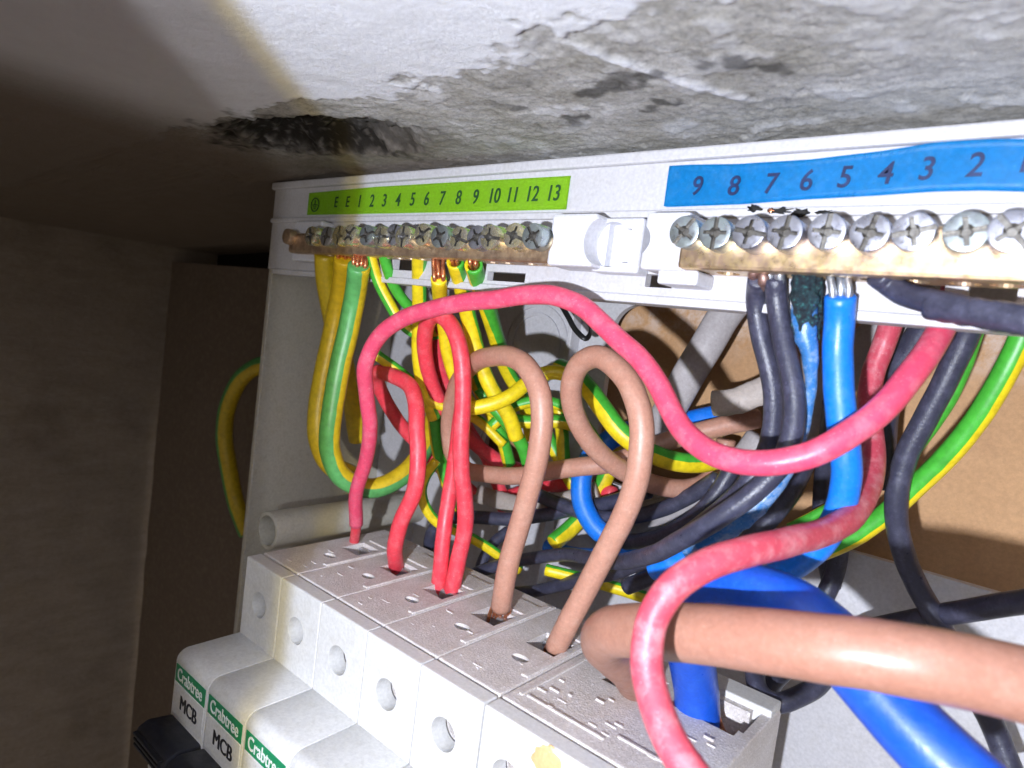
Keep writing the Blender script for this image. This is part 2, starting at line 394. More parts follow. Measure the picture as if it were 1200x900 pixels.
build_ceiling()
def sheet(name, mat, O, A, B, na, nb, amp, sc, seed, label, attr=None):
    verts = []; vals = []
    n = A.cross(B).normalized()
    for j in range(nb+1):
        for i in range(na+1):
            p = O+A*(i/na)+B*(j/nb); verts.append(p+n*(amp*fbm(p*sc+Vector((seed, 0, 0))))); vals.append(attr(p) if attr else 0)
    faces = [(j*(na+1)+i, j*(na+1)+i+1, (j+1)*(na+1)+i+1, (j+1)*(na+1)+i) for j in range(nb) for i in range(na)]
    me = bpy.data.meshes.new(name); me.from_pydata(verts, [], faces)
    if attr: a = me.attributes.new('paint', 'FLOAT', 'POINT'); a.data.foreach_set('value', vals)
    return tag(finish(name, me, mat), label, kind='structure')
V = Vector
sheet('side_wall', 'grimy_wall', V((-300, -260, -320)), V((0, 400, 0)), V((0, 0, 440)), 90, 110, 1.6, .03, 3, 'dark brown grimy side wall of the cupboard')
sheet('back_wall', 'hardboard', V((-46, 92, -320)), V((330, 0, 0)), V((0, 0, 426)), 60, 80, .5, .03, 5, 'tan hardboard behind the open back of the unit', attr=lambda p: sstep(70, 86, p.z))
sheet('back_wall', 'shaded_board', V((-297, 96, -320)), V((250, 0, 0)), V((0, 0, 408)), 60, 80, .8, .03, 8, 'dark board panel left of the unit with a black gap above')
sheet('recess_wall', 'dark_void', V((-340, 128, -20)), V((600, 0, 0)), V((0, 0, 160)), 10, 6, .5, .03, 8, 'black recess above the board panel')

# ================================================================== CONSUMER UNIT (white plastic housing)
cu_ = thing('consumer_unit', 'white plastic consumer unit housing with open front under the plaster ceiling', 'fuse box', (60, 82, -70))
XL, XR = -48.5, 215
slots = [box_bm(x0, x1, 20, 29, z0, z1, 0) for x0, x1, z0, z1 in ((97.5, 103.5, 83.6, 86.2), (145, 149, 83.4, 88), (152, 158, 83.4, 88), (164, 170, 83.4, 88), (8, 12, 83.5, 88), (18, 30, 84, 88.5), (36, 47, 84, 88.5), (54, 66, 82.8, 85))]
me = boolean(box_bm(XL, XR, 25, 27.2, 81.8, 110.4, .35), slots)
sharp(finish('front_strip', me, 'white_plastic', cu_, smooth=False))
box('rim', 'white_plastic', cu_, XL+.2, XR, 23.4, 25.3, 108.3, 110.7, .5)
box('ledge', 'white_plastic', cu_, XL+.6, XR, 23.9, 25.2, 97.3, 98.9, .4)
box('lower_lip', 'white_plastic', cu_, XL+4, XR, 24.4, 31, 80.2, 81.9, .3)
box('top_wall', 'white_plastic', cu_, XL+.3, XR, 27.0, 84, 108.6, 110.5, .3)
box('side_panel', 'dim_white', cu_, XL, XL+2.2, 25.4, 84, -90, 110.2, .5)
# back plate with the large cable opening
cut = box_bm(57, 260, 70, 95, 29, 84, 0); bmesh.ops.bevel(cut, geom=[e for e in cut.edges if abs((e.verts[0].co-e.verts[1].co).y) > 5], offset=9, segments=8, affect='EDGES', profile=.5)
cut2 = cyl_bm((20, 82, 30), (0, 1, 0), 9, 20, 40)
cut3 = cyl_bm((-8, 82, 62), (0, 1, 0), 6, 20, 40)
me = boolean(box_bm(XL+2.3, XR, 81, 83.4, -120, 108.4, .3), [cut, cut2, cut3])
sharp(finish('back_plate', me, 'white_plastic', cu_, smooth=False))
for x, z, r in ((20, 30, 11.5), (-8, 62, 8.5), (28, 68, 10), (28, 68, 13)):
    bm = cyl_bm((x, 80.9, z), (0, 1, 0), r+.6, 1.2, 48); me = boolean(bm, [cyl_bm((x, 80.9, z), (0, 1, 0), r-.5, 3, 48)])
    sharp(finish('knockout_ring', me, 'white_plastic', cu_, smooth=False))
for x in (-22, 2, 44):
    box('rib', 'white_plastic', cu_, x, x+1.6, 76, 81.2, -60, 106, .3)
# hollow screw boss standing out of the back
b0 = at(313, 622, 18)
me = boolean(cyl_bm((b0.x, 50, b0.z), (0, 1, 0), 6.1, 64, 40, ch=.4), [cyl_bm((b0.x, 20, b0.z), (0, 1, 0), 4.9, 30, 40)])
sharp(finish('screw_boss', me, 'dim_white', cu_))

# ---- terminal bars
def screw_bm(c, r, h, slot, seed):
    """machined cheese-head screw facing -Y: bevelled head, a through slot, a shorter cross slot and a centre pit"""
    rnd = random.Random(seed); rot = rnd.uniform(0, math.pi)
    head = cyl_bm((0, 0, -h/2), (0, 0, 1), r, h, 44, ch=.22)
    w1, w2 = slot*.62, slot*.50
    cuts = [box_bm(-r*1.2, r*1.2, -w1/2, w1/2, -.75, 1, 0), box_bm(-w2/2, w2/2, -r*.74, r*.74, -.95, 1.1, 0), cyl_bm((0, 0, -.35), (0, 0, 1), r*.22, 1.5, 20, r2=r*.42)]
    bm = bmesh.new(); me = boolean(head, cuts); bm.from_mesh(me); bpy.data.meshes.remove(me)
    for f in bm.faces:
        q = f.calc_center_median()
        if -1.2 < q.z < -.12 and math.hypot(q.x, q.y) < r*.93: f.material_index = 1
    d = Vector((rnd.uniform(-.07, .07), -1, rnd.uniform(-.07, .07))).normalized()
    m = Matrix.Translation(Vector(c)) @ Vector((0, 0, 1)).rotation_difference(d).to_matrix().to_4x4() @ Matrix.Rotation(rot, 4, 'Z')
    bmesh.ops.transform(bm, matrix=m, verts=bm.verts[:]); return bm
# earth bar
eb = thing('earth_bar', 'dull brass earth terminal bar with a row of small screws below the green label', 'terminal bar', (28, 22, 87.5))
XE = [-6.4, .9, 7.0, 12.4, 19.9, 25.6, 30.4, 34.7, 41.0, 47.3, 53.3, 59.1, 63.8, 70.7, 76.1]
ecut = [cyl_bm((x, 20.5, 87), (0, 0, 1), 1.7, 6, 20) for x in XE]
sharp(finish('bar', boolean(box_bm(-24, 80, 17.2, 24.3, 86.6, 92.6, .8), ecut), 'old_brass', eb, smooth=False))
for i, x in enumerate(XE):
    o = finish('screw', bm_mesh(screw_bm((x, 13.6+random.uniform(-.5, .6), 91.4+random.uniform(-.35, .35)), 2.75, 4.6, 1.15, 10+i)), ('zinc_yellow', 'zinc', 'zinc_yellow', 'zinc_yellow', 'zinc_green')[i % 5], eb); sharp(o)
sharp(finish('end_stub', bm_mesh(cyl_bm((-22, 16.5, 91.2), (0, 1, 0), 2.4, 3, 24, ch=.5)), 'old_brass', eb))
box('end_holder', 'clip_white', eb, -27, -12, 20.5, 25.1, 84.5, 97.0, .6)
# neutral bar
nb = thing('neutral_bar', 'bright brass neutral terminal bar with nine large screws below the blue label', 'terminal bar', (135, 22, 87))
XN = [110.7, 116.4, 122.3, 127.9, 134.2, 140.1, 145.6, 151.9, 156.9, 162.6]
ncut = [cyl_bm((x, 20.5, 86), (0, 0, 1), 2.1, 8, 24) for x in XN]
sharp(finish('bar', boolean(box_bm(108.4, 190, 16.0, 24.4, 86.4, 94.0, .7), ncut), 'brass', nb, smooth=False))
for i, x in enumerate(XN):
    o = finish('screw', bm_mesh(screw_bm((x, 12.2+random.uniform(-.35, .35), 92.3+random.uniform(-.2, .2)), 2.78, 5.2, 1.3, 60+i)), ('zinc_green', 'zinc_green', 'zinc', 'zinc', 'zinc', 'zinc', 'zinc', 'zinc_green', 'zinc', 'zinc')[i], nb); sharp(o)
# plastic clips that hold the bars
ck = thing('terminal_clip', 'white plastic clip with a round notch at the right end of the earth bar', 'clip', (82, 25, 86), 'clips holding the terminal bars')
me = boolean(box_bm(78.2, 89.5, 16.4, 25.1, 86.0, 96.8, .7), [cyl_bm((92.5, 15, 91.2), (0, 1, 0), 5.4, 13, 40), cyl_bm((76.2, 16, 91.2), (0, 1, 0), 3.2, 14, 32)])
sharp(finish('block', me, 'clip_white', ck, smooth=False))
me = boolean(box_bm(87, 98, 20.2, 25.15, 85.6, 96.6, .6), [box_bm(85, 95.6, 10, 23.6, 87.6, 94.4, .0), cyl_bm((91, 15, 91.2), (0, 1, 0), 4.6, 17, 32)])
sharp(finish('frame', me, 'clip_white', ck, smooth=False))
ck = thing('terminal_clip', 'white plastic clip block at the left end of the neutral bar', 'clip', (103, 25, 86), 'clips holding the terminal bars')
me = boolean(box_bm(100.4, 109.4, 16.6, 25.1, 86.0, 96.8, .7), [cyl_bm((99.0, 15, 91.6), (0, 1, 0), 3.0, 14, 32)])
sharp(finish('block', me, 'clip_white', ck, smooth=False))
box('foot', 'clip_white', ck, 104, 112, 17.5, 25.05, 83.6, 86.4, .5)

# ---- stickers
def label_strip(name, mat, top, bot, Y, bow, parent, n=60, th=.25):
    """thin sticker between two pixel outlines, slightly wavy and lifted off the plastic"""
    def interp(poly, x):
        for (a, b), (c, d) in zip(poly, poly[1:]):
            if x <= c: return b+(d-b)*(x-a)/(c-a)
        return poly[-1][1]
    tp = [(at(u, v, Y).x, at(u, v, Y).z) for u, v in top]; bp = [(at(u, v, Y).x, at(u, v, Y).z) for u, v in bot]
    x0, x1 = max(tp[0][0], bp[0][0])-.1, min(tp[-1][0], bp[-1][0]); bm = bmesh.new(); rows = []
    for i in range(n+1):
        x = x0+(x1-x0)*i/n; zt, zb = interp(tp, x), interp(bp, x)
        rows.append([bm.verts.new((x, Y-bow(x, k/6), zb+(zt-zb)*k/6)) for k in range(7)])
    for i in range(n):
        for k in range(6): bm.faces.new((rows[i][k], rows[i+1][k], rows[i+1][k+1], rows[i][k+1]))
    r = bmesh.ops.solidify(bm, geom=bm.faces[:], thickness=th)
    return finish(name, bm_mesh(bm), mat, parent)
gl = thing('earth_label', 'lime green numbered sticker above the earth bar', 'label', (24, 24.7, 99.8))
label_strip('sticker', 'label_green', [(360, 226.5), (440, 219), (560, 212), (669, 206)], [(360, 252), (440, 250.5), (560, 248), (665, 245.5)], 24.75, lambda x, k: .05+.08*noise.noise(V((x*.08, k, 0))), gl)
for s, u, v in (('E', 393.5, 237.5), ('E', 407, 237), ('1', 421, 236.5), ('2', 435.5, 236), ('3', 450, 235.6), ('4', 466, 235), ('5', 483, 234.2), ('6', 499.5, 233.6), ('7', 517.5, 233), ('8', 536.8, 232.2), ('9', 556.8, 231.4), ('10', 578.5, 230.2), ('11', 600, 229.2), ('12', 623, 228), ('13', 648, 227)):
    p = at(u, v, 24.4); sz = 5.0 if s != 'E' else 4.5
    finish('numeral' if s != 'E' else 'letter', text_mesh(s, sz, p, shear=.12, sx=.80, bold=.045), 'print_darkgreen', gl, smooth=False)
p = at(369, 240, 24.4)
me = boolean(cyl_bm(p, (0, 1, 0), 2.25, .12, 40), [cyl_bm(p, (0, 1, 0), 1.9, 1, 40)])
bm = bmesh.new(); bm.from_mesh(me)
for x0, x1, z0, z1 in ((-.17, .17, 0, 1.5), (-1.3, 1.3, -.2, .1), (-.9, .9, -.8, -.5), (-.5, .5, -1.35, -1.05)): box_bm(p.x+x0, p.x+x1, p.y-.07, p.y+.05, p.z+z0, p.z+z1, 0, bm=bm)
finish('earth_symbol', bm_mesh(bm), 'print_darkgreen', gl, smooth=False)
bl = thing('neutral_label', 'wavy blue numbered sticker above the neutral bar', 'label', (130, 24.4, 99.6))
bt = [(779, 198), (783, 195), (810, 193.5), (867, 193), (950, 188), (1033, 177.5), (1096, 167), (1158, 164), (1200, 164), (1260, 164)]
bb = [(779, 242), (783, 243), (867, 240), (950, 234), (1033, 229.5), (1096, 225), (1150, 224), (1200, 225.4), (1260, 227)]
bowf = lambda x, k: .25+.35*(.5+.5*math.sin(x*.16+1.0))*k + .25*noise.noise(V((x*.07, k*.7, 3)))
label_strip('sticker', 'label_blue', bt, bb, 24.3, bowf, bl, 80)
for s, u, v in (('9', 818, 220), ('8', 861, 220), ('7', 904, 217.5), ('6', 946, 214), ('5', 990.5, 210), ('4', 1038, 205.5), ('3', 1086, 200), ('2', 1143, 196), ('1', 1200, 191)):
    p = at(u, v, 24.3); p.y -= bowf(p.x, .5)+.42
    finish('numeral', text_mesh(s, 5.0, p, shear=.12, sx=.9, bold=.06), 'print_navy', bl, smooth=False)

# ================================================================== CIRCUIT BREAKERS
H1, DN = 21.9, 17.0
def nose_profile():
    pts = [(4.6, -H1-.0)]
    for k in range(7): a = math.pi/2*k/6; pts.append((-DN+3.0-3.0*math.sin(a), -H1-3.0+3.0*math.cos(a)))
    pts += [(-DN-.6, -H1-44), (4.6, -H1-46)]
    return pts
def breaker(i, label, cuts_top, cuts_front, w=18.0, x0=None, wide=False):
    X = 18.0*i if x0 is None else x0
    t = thing('circuit_breaker' if not wide else 'main_switch', label, 'circuit breaker' if not wide else 'switch', (X+w/2, 25, -70), 'circuit breakers in the row' if not wide else None)
    g = .16
    # rear body whose top takes the wires
    bm = prism_bm([(4.9, .15), (48.6, .15), (50, -1.4), (50, -74), (4.9, -74)], X+g, X+w-g, .3)
    sharp(finish('body', boolean(bm, cuts_top(X)+cuts_front(X)), 'breaker_top', t, smooth=False))
    # raised moulding lines on the top
    if not wide:
        box('moulded_step', 'breaker_top', t, X+w-2.3, X+w-.5, 14, 47, .05, .55, .18)
        box('moulded_step', 'breaker_top', t, X+7.0, X+16.5, 36.8, 44, .05, .62, .2)
        for k in range(4):
            mx, my = X+2+random.uniform(0, 12), random.uniform(7, 24); box('moulded_mark', 'breaker_top', t, mx, mx+random.uniform(.5, 2.6), my, my+random.uniform(.25, .5), .08, .14+random.uniform(.1, .3), .06)
    # front shoulder plate with screw access hole(s)
    bm = prism_bm([(0, -.25), (.25, 0), (4.2, 0), (4.2, -H1-.2), (0, -H1-.2)], X+g, X+w-g, .22)
    sharp(finish('front_plate', boolean(bm, cuts_front(X)), 'breaker_front', t, smooth=False))
    # nose
    sharp(finish('nose', bm_mesh(prism_bm(nose_profile(), X+g, X+w-g, .25)), 'breaker_front', t, smooth=True), 25)
    return t
def top_cuts(X):
    c = box_bm(X+7.2, X+16.6, 26.2, 34.6, -14, 5, 0)
    s = cyl_bm((X+11.1, 19.4, 0), (0, 0, 1), 1.9, 12, 24); bmesh.ops.scale(s, vec=(1.15, .8, 1), space=Matrix.Translation((-X-11.1, -19.4, 0)), verts=s.verts[:])
    return [c, s]
def front_cuts(X): return [cyl_bm((X+8.6, 0, -11.0), (0, 1, 0), 3.45, 28, 40)]
names = ['leftmost circuit breaker holding the single pink wire', 'second circuit breaker from the left with the bent red wire', 'third circuit breaker from the left with two red wires in one hole', 'fourth circuit breaker with the taller left brown wire', 'fifth circuit breaker with the looped brown wire beside the main switch']
for i in range(5):
    t = breaker(i, names[i], top_cuts, front_cuts); X = 18*i
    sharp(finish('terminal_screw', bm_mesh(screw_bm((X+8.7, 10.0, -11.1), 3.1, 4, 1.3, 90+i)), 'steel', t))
    box('cage_clamp', 'steel', t, X+7.6, X+16.2, 32.6, 34.0, -10, -.9, .3)
    box('cage_floor', 'dull_copper', t, X+7.4, X+16.4, 26.4, 34.4, -13.5, -9, .3)
    yb = -DN-.62
    b = box('brand_band', 'band_green', t, X+.9, X+17.1, yb+.42, yb+1.2, -H1-7.9, -H1-3.3, .12)
    finish('lettering', text_mesh('Crabtree', 4.5, (X+9, yb+.34, -H1-5.5), sx=.82, bold=.05), 'print_white', b, smooth=False)
    pl = box('rating_plate', 'breaker_front', t, X+.9, X+17.1, yb+.36, yb+1.2, -H1-16.4, -H1-8.1, .12)
    tb = bmesh.new()
    for q in range(3):
        mq = text_mesh('MCB', 5.2, (X+9.4+.16*q, yb+.28-.012*q, -H1-12.2), sx=.88); tb.from_mesh(mq); bpy.data.meshes.remove(mq)
    finish('lettering', bm_mesh(tb), 'print_black', pl, smooth=False)
    # toggle
    lev = finish('lever', bm_mesh(prism_bm([(-DN+1, -H1-17.5), (-DN-6, -H1-16.3), (-DN-8.5, -H1-17.6), (-DN-9.5, -H1-20.5), (-DN-8, -H1-23.2), (-DN+1, -H1-25)], X+.35, X+17.65, .9)), 'lever', t); sharp(lev, 30)
    for k in range(3): box('grip_rib', 'lever', lev, X+1.5, X+16.5, -DN-9.9+.15*k, -DN-8.6+.2*k, -H1-18.6-1.5*k, -H1-17.9-1.5*k, .2)
    sharp(finish('lever_base', bm_mesh(prism_bm([(-DN+1, -H1-24), (-DN-5.2, -H1-24.4), (-DN-6.8, -H1-27), (-DN-4.5, -H1-33), (-DN+1, -H1-34)], X+3.6, X+14.4, .7)), 'breaker_front', t), 30)
# wide switch at the right end of the row
SX, SW = 90.2, 40.2
def sw_top(X):
    return [box_bm(99.5, 110, 27, 38, -16, 5, 0), box_bm(113.2, 127.2, 30.5, 41.5, -16, 5, 0), box_bm(126.5, 128.2, 33, 60, -8, 5, 0)]
def sw_front(X): return [cyl_bm((97.5, 0, -11.2), (0, 1, 0), 3.6, 14, 40), cyl_bm((119, 0, -11.2), (0, 1, 0), 3.6, 14, 40)]
t = breaker(5, 'wide white main switch at the right end of the row taking the thick tails', sw_top, sw_front, w=SW, x0=SX, wide=True)
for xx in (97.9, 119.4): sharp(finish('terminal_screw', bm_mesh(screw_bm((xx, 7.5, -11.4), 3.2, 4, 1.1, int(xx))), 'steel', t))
box('back_rim', 'breaker_front', t, 112.4, 130.1, 43.2, 49.6, -2, 1.5, .4)
box('moulded_step', 'breaker_top', t, 92, 93, 8, 46, .05, .5, .18); box('moulded_step', 'breaker_top', t, 93.5, 111.5, 8.6, 9.3, .05, .5, .18); box('moulded_step', 'breaker_top', t, 112.6, 129, 11.5, 12.2, .05, .5, .18)
rnd = random.Random(4)
for k in range(22):
    x = rnd.uniform(92.5, 127); y = rnd.uniform(7, 26)
    box('moulded_mark', 'breaker_top', t, x, x+rnd.uniform(.8, 2.4), y, y+.4, .1, .1+rnd.uniform(.25, .5), .08)
bm = bmesh.new(); bmesh.ops.create_icosphere(bm, subdivisions=4, radius=1)
for v in bm.verts:
    n_ = 1+.3*noise.noise(v.co*2.1+V((3, 0, 0))); p_ = v.co.copy()
    v.co = V((105.5+p_.x*3.3*n_, .1+p_.y*.42, -3.2+p_.z*3.0*n_+.3*p_.x))
finish('melted_patch', bm_mesh(bm), 'melted', t)
b = box('brand_band', 'band_green', t, SX+.9, SX+39, -DN-.2, -DN+.6, -H1-7.9, -H1-3.3, .12)

# ================================================================== WIRES
g_red = 'red live wires rising from the breakers'
def inner_red(t, path):
    e = path[0]; q = atz(413, 645, -4)
    finish('bared_core', tube_mesh(spline([path[3], e, (e+q)/2+V((.3, 0, 0)), q], .6), 1.55, 14), 'red', t)
wire('red_wire', 'long pink wire arching from the leftmost breaker across the blue wire to the right', 'pink_red', 4.6,
     [(417, 614, 17.8), (418, 573, 18.5), (430, 533, 19.5), (434, 500, 20), (429, 460, 20.5), (428, 430, 21), (443, 397, 21.5), (470, 376, 22), (503, 363, 23), (540, 355, 24), (580, 350, 25), (617, 345, 26), (650, 347, 26.5), (683, 359, 27.3), (706, 379, 27.8), (728, 401, 28.3), (750, 421, 29), (771, 452, 29.5), (790, 489, 30.5), (812, 516, 32), (845, 535, 33.5), (890, 543, 35), (940, 535, 36.3), (990, 510, 37), (1040, 474, 37), (1077, 430, 36), (1100, 390, 33.5), (1114, 362, 31.5), ('y', 1124, 325, 42)], extra=inner_red, group=g_red, rs=0.89)
wire('red_wire', 'short red wire with a sharp bend at the top in the second breaker', 'red', 4.5,
     [('z', 465, 672, -6), ('z', 464, 662, 1), (463, 640, 18.8), (471, 610, 19.2), (483, 580, 19.6), (489, 545, 19.6), (489, 505, 19.5), (487, 472, 19.2), (480, 452, 18.7), (463, 441, 18.2), (446, 435, 17.6), (441, 439, 17.0), (447, 458, 16.6), (462, 486, 16.2), (478, 508, 16.0), (500, 531, 15.8), (522, 554, 15.5), (548, 576, 15.2), (580, 585, 15), (615, 576, 15), (650, 568, 15.2), (690, 570, 15.5), (720, 580, 15.5)], group=g_red)
wire('red_wire', 'red wire making the front tall loop of the pair in the third breaker', 'red', 4.5,
     [('z', 527, 703, -6), ('z', 529, 693, 1), (538, 655, 19.2), (545, 618, 19.5), (545, 587, 19.7), (541, 553, 19.8), (540, 520, 20), (542, 482, 20), (543, 450, 20.2), (541, 420, 20.2), (535, 394, 20.2), (525, 376, 20), (512, 369, 19.6), (501, 379, 19.2), (497, 400, 18.7), (499, 425, 18.2), (506, 450, 17.8), (518, 475, 17.4), (535, 498, 17.0), (555, 519, 16.7), (580, 537, 16.4), (605, 549, 16.0), (630, 556, 15.8)], group=g_red)
wire('red_wire', 'red wire making the rear loop of the pair in the third breaker', 'red', 4.3,
     [('z', 513, 697, -6), ('z', 514, 687, 1), (517, 655, 18.3), (520, 620, 18.5), (525, 585, 18.5), (532, 545, 18.0), (537, 510, 17.8), (542, 475, 17.6), (546, 440, 17.5), (542, 405, 17.5), (531, 387, 17.4), (519, 386, 17.2), (513, 397, 17), (514, 415, 16.8), (519, 437, 16.5), (526, 456, 16.2), (537, 480, 16), (552, 508, 15.6), (572, 536, 15.2), (585, 570, 15), (596, 597, 15)], group=g_red)
wire('red_wire', 'thin red wire offcut lying behind the pair of red loops', 'red', 2.6, [(548, 566, 9), (560, 576, 9), (575, 583, 9), (585, 592, 9.2), (590, 599, 9.2)], group=g_red)
wire('brown_wire', 'brown wire with bared copper end arching from the fourth breaker', 'brown', 5.8,
     [('z', 587, 711, 2.2), (591, 690, 27.7), (598, 657, 28), (608, 620, 28.5), (619, 580, 29), (629, 540, 29.6), (635, 503, 30), (635, 470, 30), (628, 445, 29.5), (614, 426, 29), (596, 417, 28.2), (578, 417, 27), (562, 422, 25.8), (547, 434, 24.4), (535, 453, 23.2), (528, 478, 22.4), (526, 505, 22), (530, 533, 21.8), (545, 550, 21.8), (568, 556, 22.6), (600, 558, 23.4), (635, 553, 24.4), (670, 549, 25.2), (710, 544, 25.6), (755, 529, 26), (800, 512, 26), (845, 499, 26.2), (890, 491, 26.5)], cond=('copper', 6, .95, ('z', 583, 729, -3)), rs=0.89)
wire('brown_wire', 'brown wire curled in a teardrop loop rising from the fifth breaker', 'brown', 5.8,
     [('z', 652, 758, .3), (666, 728, 30.5), (690, 682, 31.5), (715, 636, 32.5), (738, 591, 33.4), (750, 550, 34), (753, 511, 34), (748, 475, 33.8), (736, 446, 33), (718, 426, 32), (698, 418, 31), (680, 427, 30), (670, 449, 29), (671, 476, 28.4), (682, 502, 28), (701, 527, 27.4), (726, 548, 26.8), (757, 564, 26.3), (790, 573, 25.6), (818, 570, 25), (837, 556, 24.4), (846, 538, 24), (850, 515, 24)], cond=('copper', 5, 1.0, ('z', 648, 768, -3)), rs=0.88)
wire('red_cable', 'thick dusty pink wire looping in front of the brown tail down past the main switch', 'dusty_red', 4.7,
     [('y', 1046, 372, 50), (1036, 400, 27.5), (1024, 432, 27.5), (1018, 470, 28), (1021, 510, 28.8), (1023, 545, 29.8), (1016, 575, 31), (997, 603, 33), (962, 625, 36), (918, 638, 39), (870, 647, 41), (825, 661, 42), (789, 687, 42), (766, 724, 42), (757, 768, 42), (763, 815, 43), (781, 862, 45), (814, 915, 48), (850, 960, 50)], rs=0.91)
wire('brown_tail', 'very thick brown supply tail crossing the lower right foreground', 'tail_brown', 8.2,
     [('z', 748, 806, -4), ('z', 746, 800, 2), (738, 785, 49), (722, 768, 52), (708, 752, 55), (718, 741, 58.5), (745, 738, 61.5), (775, 739, 64), (805, 741, 66.5), (860, 746, 71), (930, 754, 77), (1000, 763, 82), (1080, 775, 85), (1150, 789, 87), (1230, 808, 88)], seg=36, cat='cable', rel=2)
wire('blue_tail', 'very thick blue supply tail rising from the main switch and passing under the brown tail', 'tail_blue', 9.0,
     [('z', 818, 846, -3), (816, 815, 50.5), (811, 775, 53), (806, 738, 57), (815, 708, 61), (845, 694, 65), (885, 695, 68), (930, 713, 71), (975, 750, 75), (1020, 798, 79), (1065, 845, 82), (1115, 895, 86), (1165, 945, 90)], seg=36, cat='cable', rel=2, cond=('copper', 7, 1.6, ('z', 826, 862, -10)))

g_n = 'neutral wires under the neutral bar'
def ybar(u, v, Y=20.5): return ('y', u, v, Y)
wire('black_wire', 'left black wire of the two hanging side by side from the neutral bar', 'black', 4.2,
     [ybar(887, 327), (886, 340, 26.5), (887, 365, 26.8), (893, 395, 27.2), (902, 430, 27.4), (908, 465, 27.3), (907, 500, 26.8), (899, 530, 26.4), (880, 562, 26.5), (852, 590, 26), (815, 620, 25), (780, 645, 23.5), (745, 663, 21.5), (715, 672, 19.5), (685, 677, 18), (655, 686, 17), (625, 693, 16.5), (595, 694, 16.2), (573, 686, 16), (562, 676, 15.8), (566, 655, 15.6), (578, 636, 15.4), (595, 622, 15.2)], group=g_n, cond=('dull_copper', 2, 2.0, ('y', 892, 305, 20.5)), rs=0.86)
wire('black_wire', 'right black wire of the two hanging side by side from the neutral bar', 'black', 4.2,
     [ybar(907, 326), (908, 345, 27.5), (914, 380, 28.4), (923, 415, 29), (930, 450, 29.2), (932, 485, 29.2), (926, 517, 29.3), (910, 550, 29.6), (884, 578, 29.8), (850, 602, 29), (812, 625, 28), (778, 643, 26.5), (745, 655, 24), (715, 657, 21.5), (685, 653, 19.3), (655, 651, 17.8), (625, 654, 17), (595, 660, 16.4), (568, 667, 16), (551, 674, 15.8), (546, 686, 15.6), (552, 702, 15.4)], group=g_n, cond=('tinned', 2, 1.8, ('y', 909, 306, 20.5)), rs=0.86)
wire('black_wire', 'short thick black wire bending from the neutral bar out past the right edge', 'black', 4.3,
     [ybar(1028, 322, 19), (1040, 331, 31), (1056, 343, 33), (1085, 352, 34.5), (1120, 360, 36), (1160, 370, 38), (1200, 376, 39.5), (1250, 380, 41)], group=g_n, keep=False, extra=lambda t, path: finish('torn_sleeve', tube_mesh(spline([path[9]+V((0, 0, -.6)), path[13]+V((0, 0, -.25)), path[20]], .6), 2.05, 18, jitter=.12, seed=3), 'black', t), rs=0.86)
wire('black_wire', 'matt black wire dropping in front of the tan board at the right', 'black', 4.3,
     [('y', 1140, 372, 48), (1128, 405, 27.5), (1108, 445, 27), (1084, 492, 26.5), (1063, 535, 26), (1051, 577, 25.5), (1051, 612, 25), (1060, 650, 25), (1077, 690, 25), (1102, 735, 25.5), (1132, 790, 26), (1160, 840, 26.5), (1185, 905, 27)], group='loose black wires')
wire('black_wire', 'dark wire hidden behind the arch of the pink wire at the right', 'black', 5.6,
     [('y', 1098, 362, 60), ('y', 1072, 400, 62), ('y', 1050, 435, 64), ('y', 1038, 475, 66), ('y', 1035, 520, 68), ('y', 1036, 570, 70)], group='loose black wires')
wire('black_wire', 'black wire coming in from the right edge above the brown tail', 'black', 4.3,
     [(1250, 698, 30), (1200, 705, 29), (1150, 713, 27), (1105, 720, 25.5), (1060, 729, 24), (1015, 741, 23), (980, 755, 22)], group='loose black wires')
wire('black_wire', 'black wire curling under the brown tail beside the main switch', 'black', 4.3,
     [(985, 745, 22), (975, 778, 22.5), (958, 803, 23), (932, 818, 23.5), (908, 824, 23.5), (890, 812, 23), (884, 790, 22.5), (892, 765, 22), (915, 745, 21.5)], group='loose black wires')
wire('black_wire', 'black wire between the thick blue tail and the curl under the brown tail', 'black', 4.3,
     [('y', 985, 610, 68), (984, 640, 21), (978, 672, 21), (966, 702, 21.3), (950, 735, 21.6), (930, 775, 22), (905, 800, 21.6), (890, 828, 21)], group='loose black wires')
wire('black_wire', 'dark grey wire running straight down just left of the blue wire', 'black', 4.2,
     [('y', 975, 470, 62), (969, 520, 19.5), (966, 560, 19.5), (964, 600, 19.5), (968, 640, 19.5), (975, 690, 19.5)], group='loose black wires')
wire('black_wire', 'black wire curving round behind the pair of red loops', 'black', 4.2,
     [(760, 575, 18), (715, 588, 17), (675, 596, 16.5), (640, 603, 16.2), (605, 608, 16), (570, 607, 15.8), (535, 607, 15.5), (512, 616, 15.3), (504, 635, 15.2), (506, 658, 15), (513, 682, 15)], group='loose black wires')
wire('black_wire', 'black wire climbing from behind the brown loop towards the pink arch', 'black', 4.2,
     [(860, 545, 20), (842, 575, 20), (820, 603, 20), (790, 622, 19.5), (755, 633, 18.5), (715, 637, 17.5)], group='loose black wires')
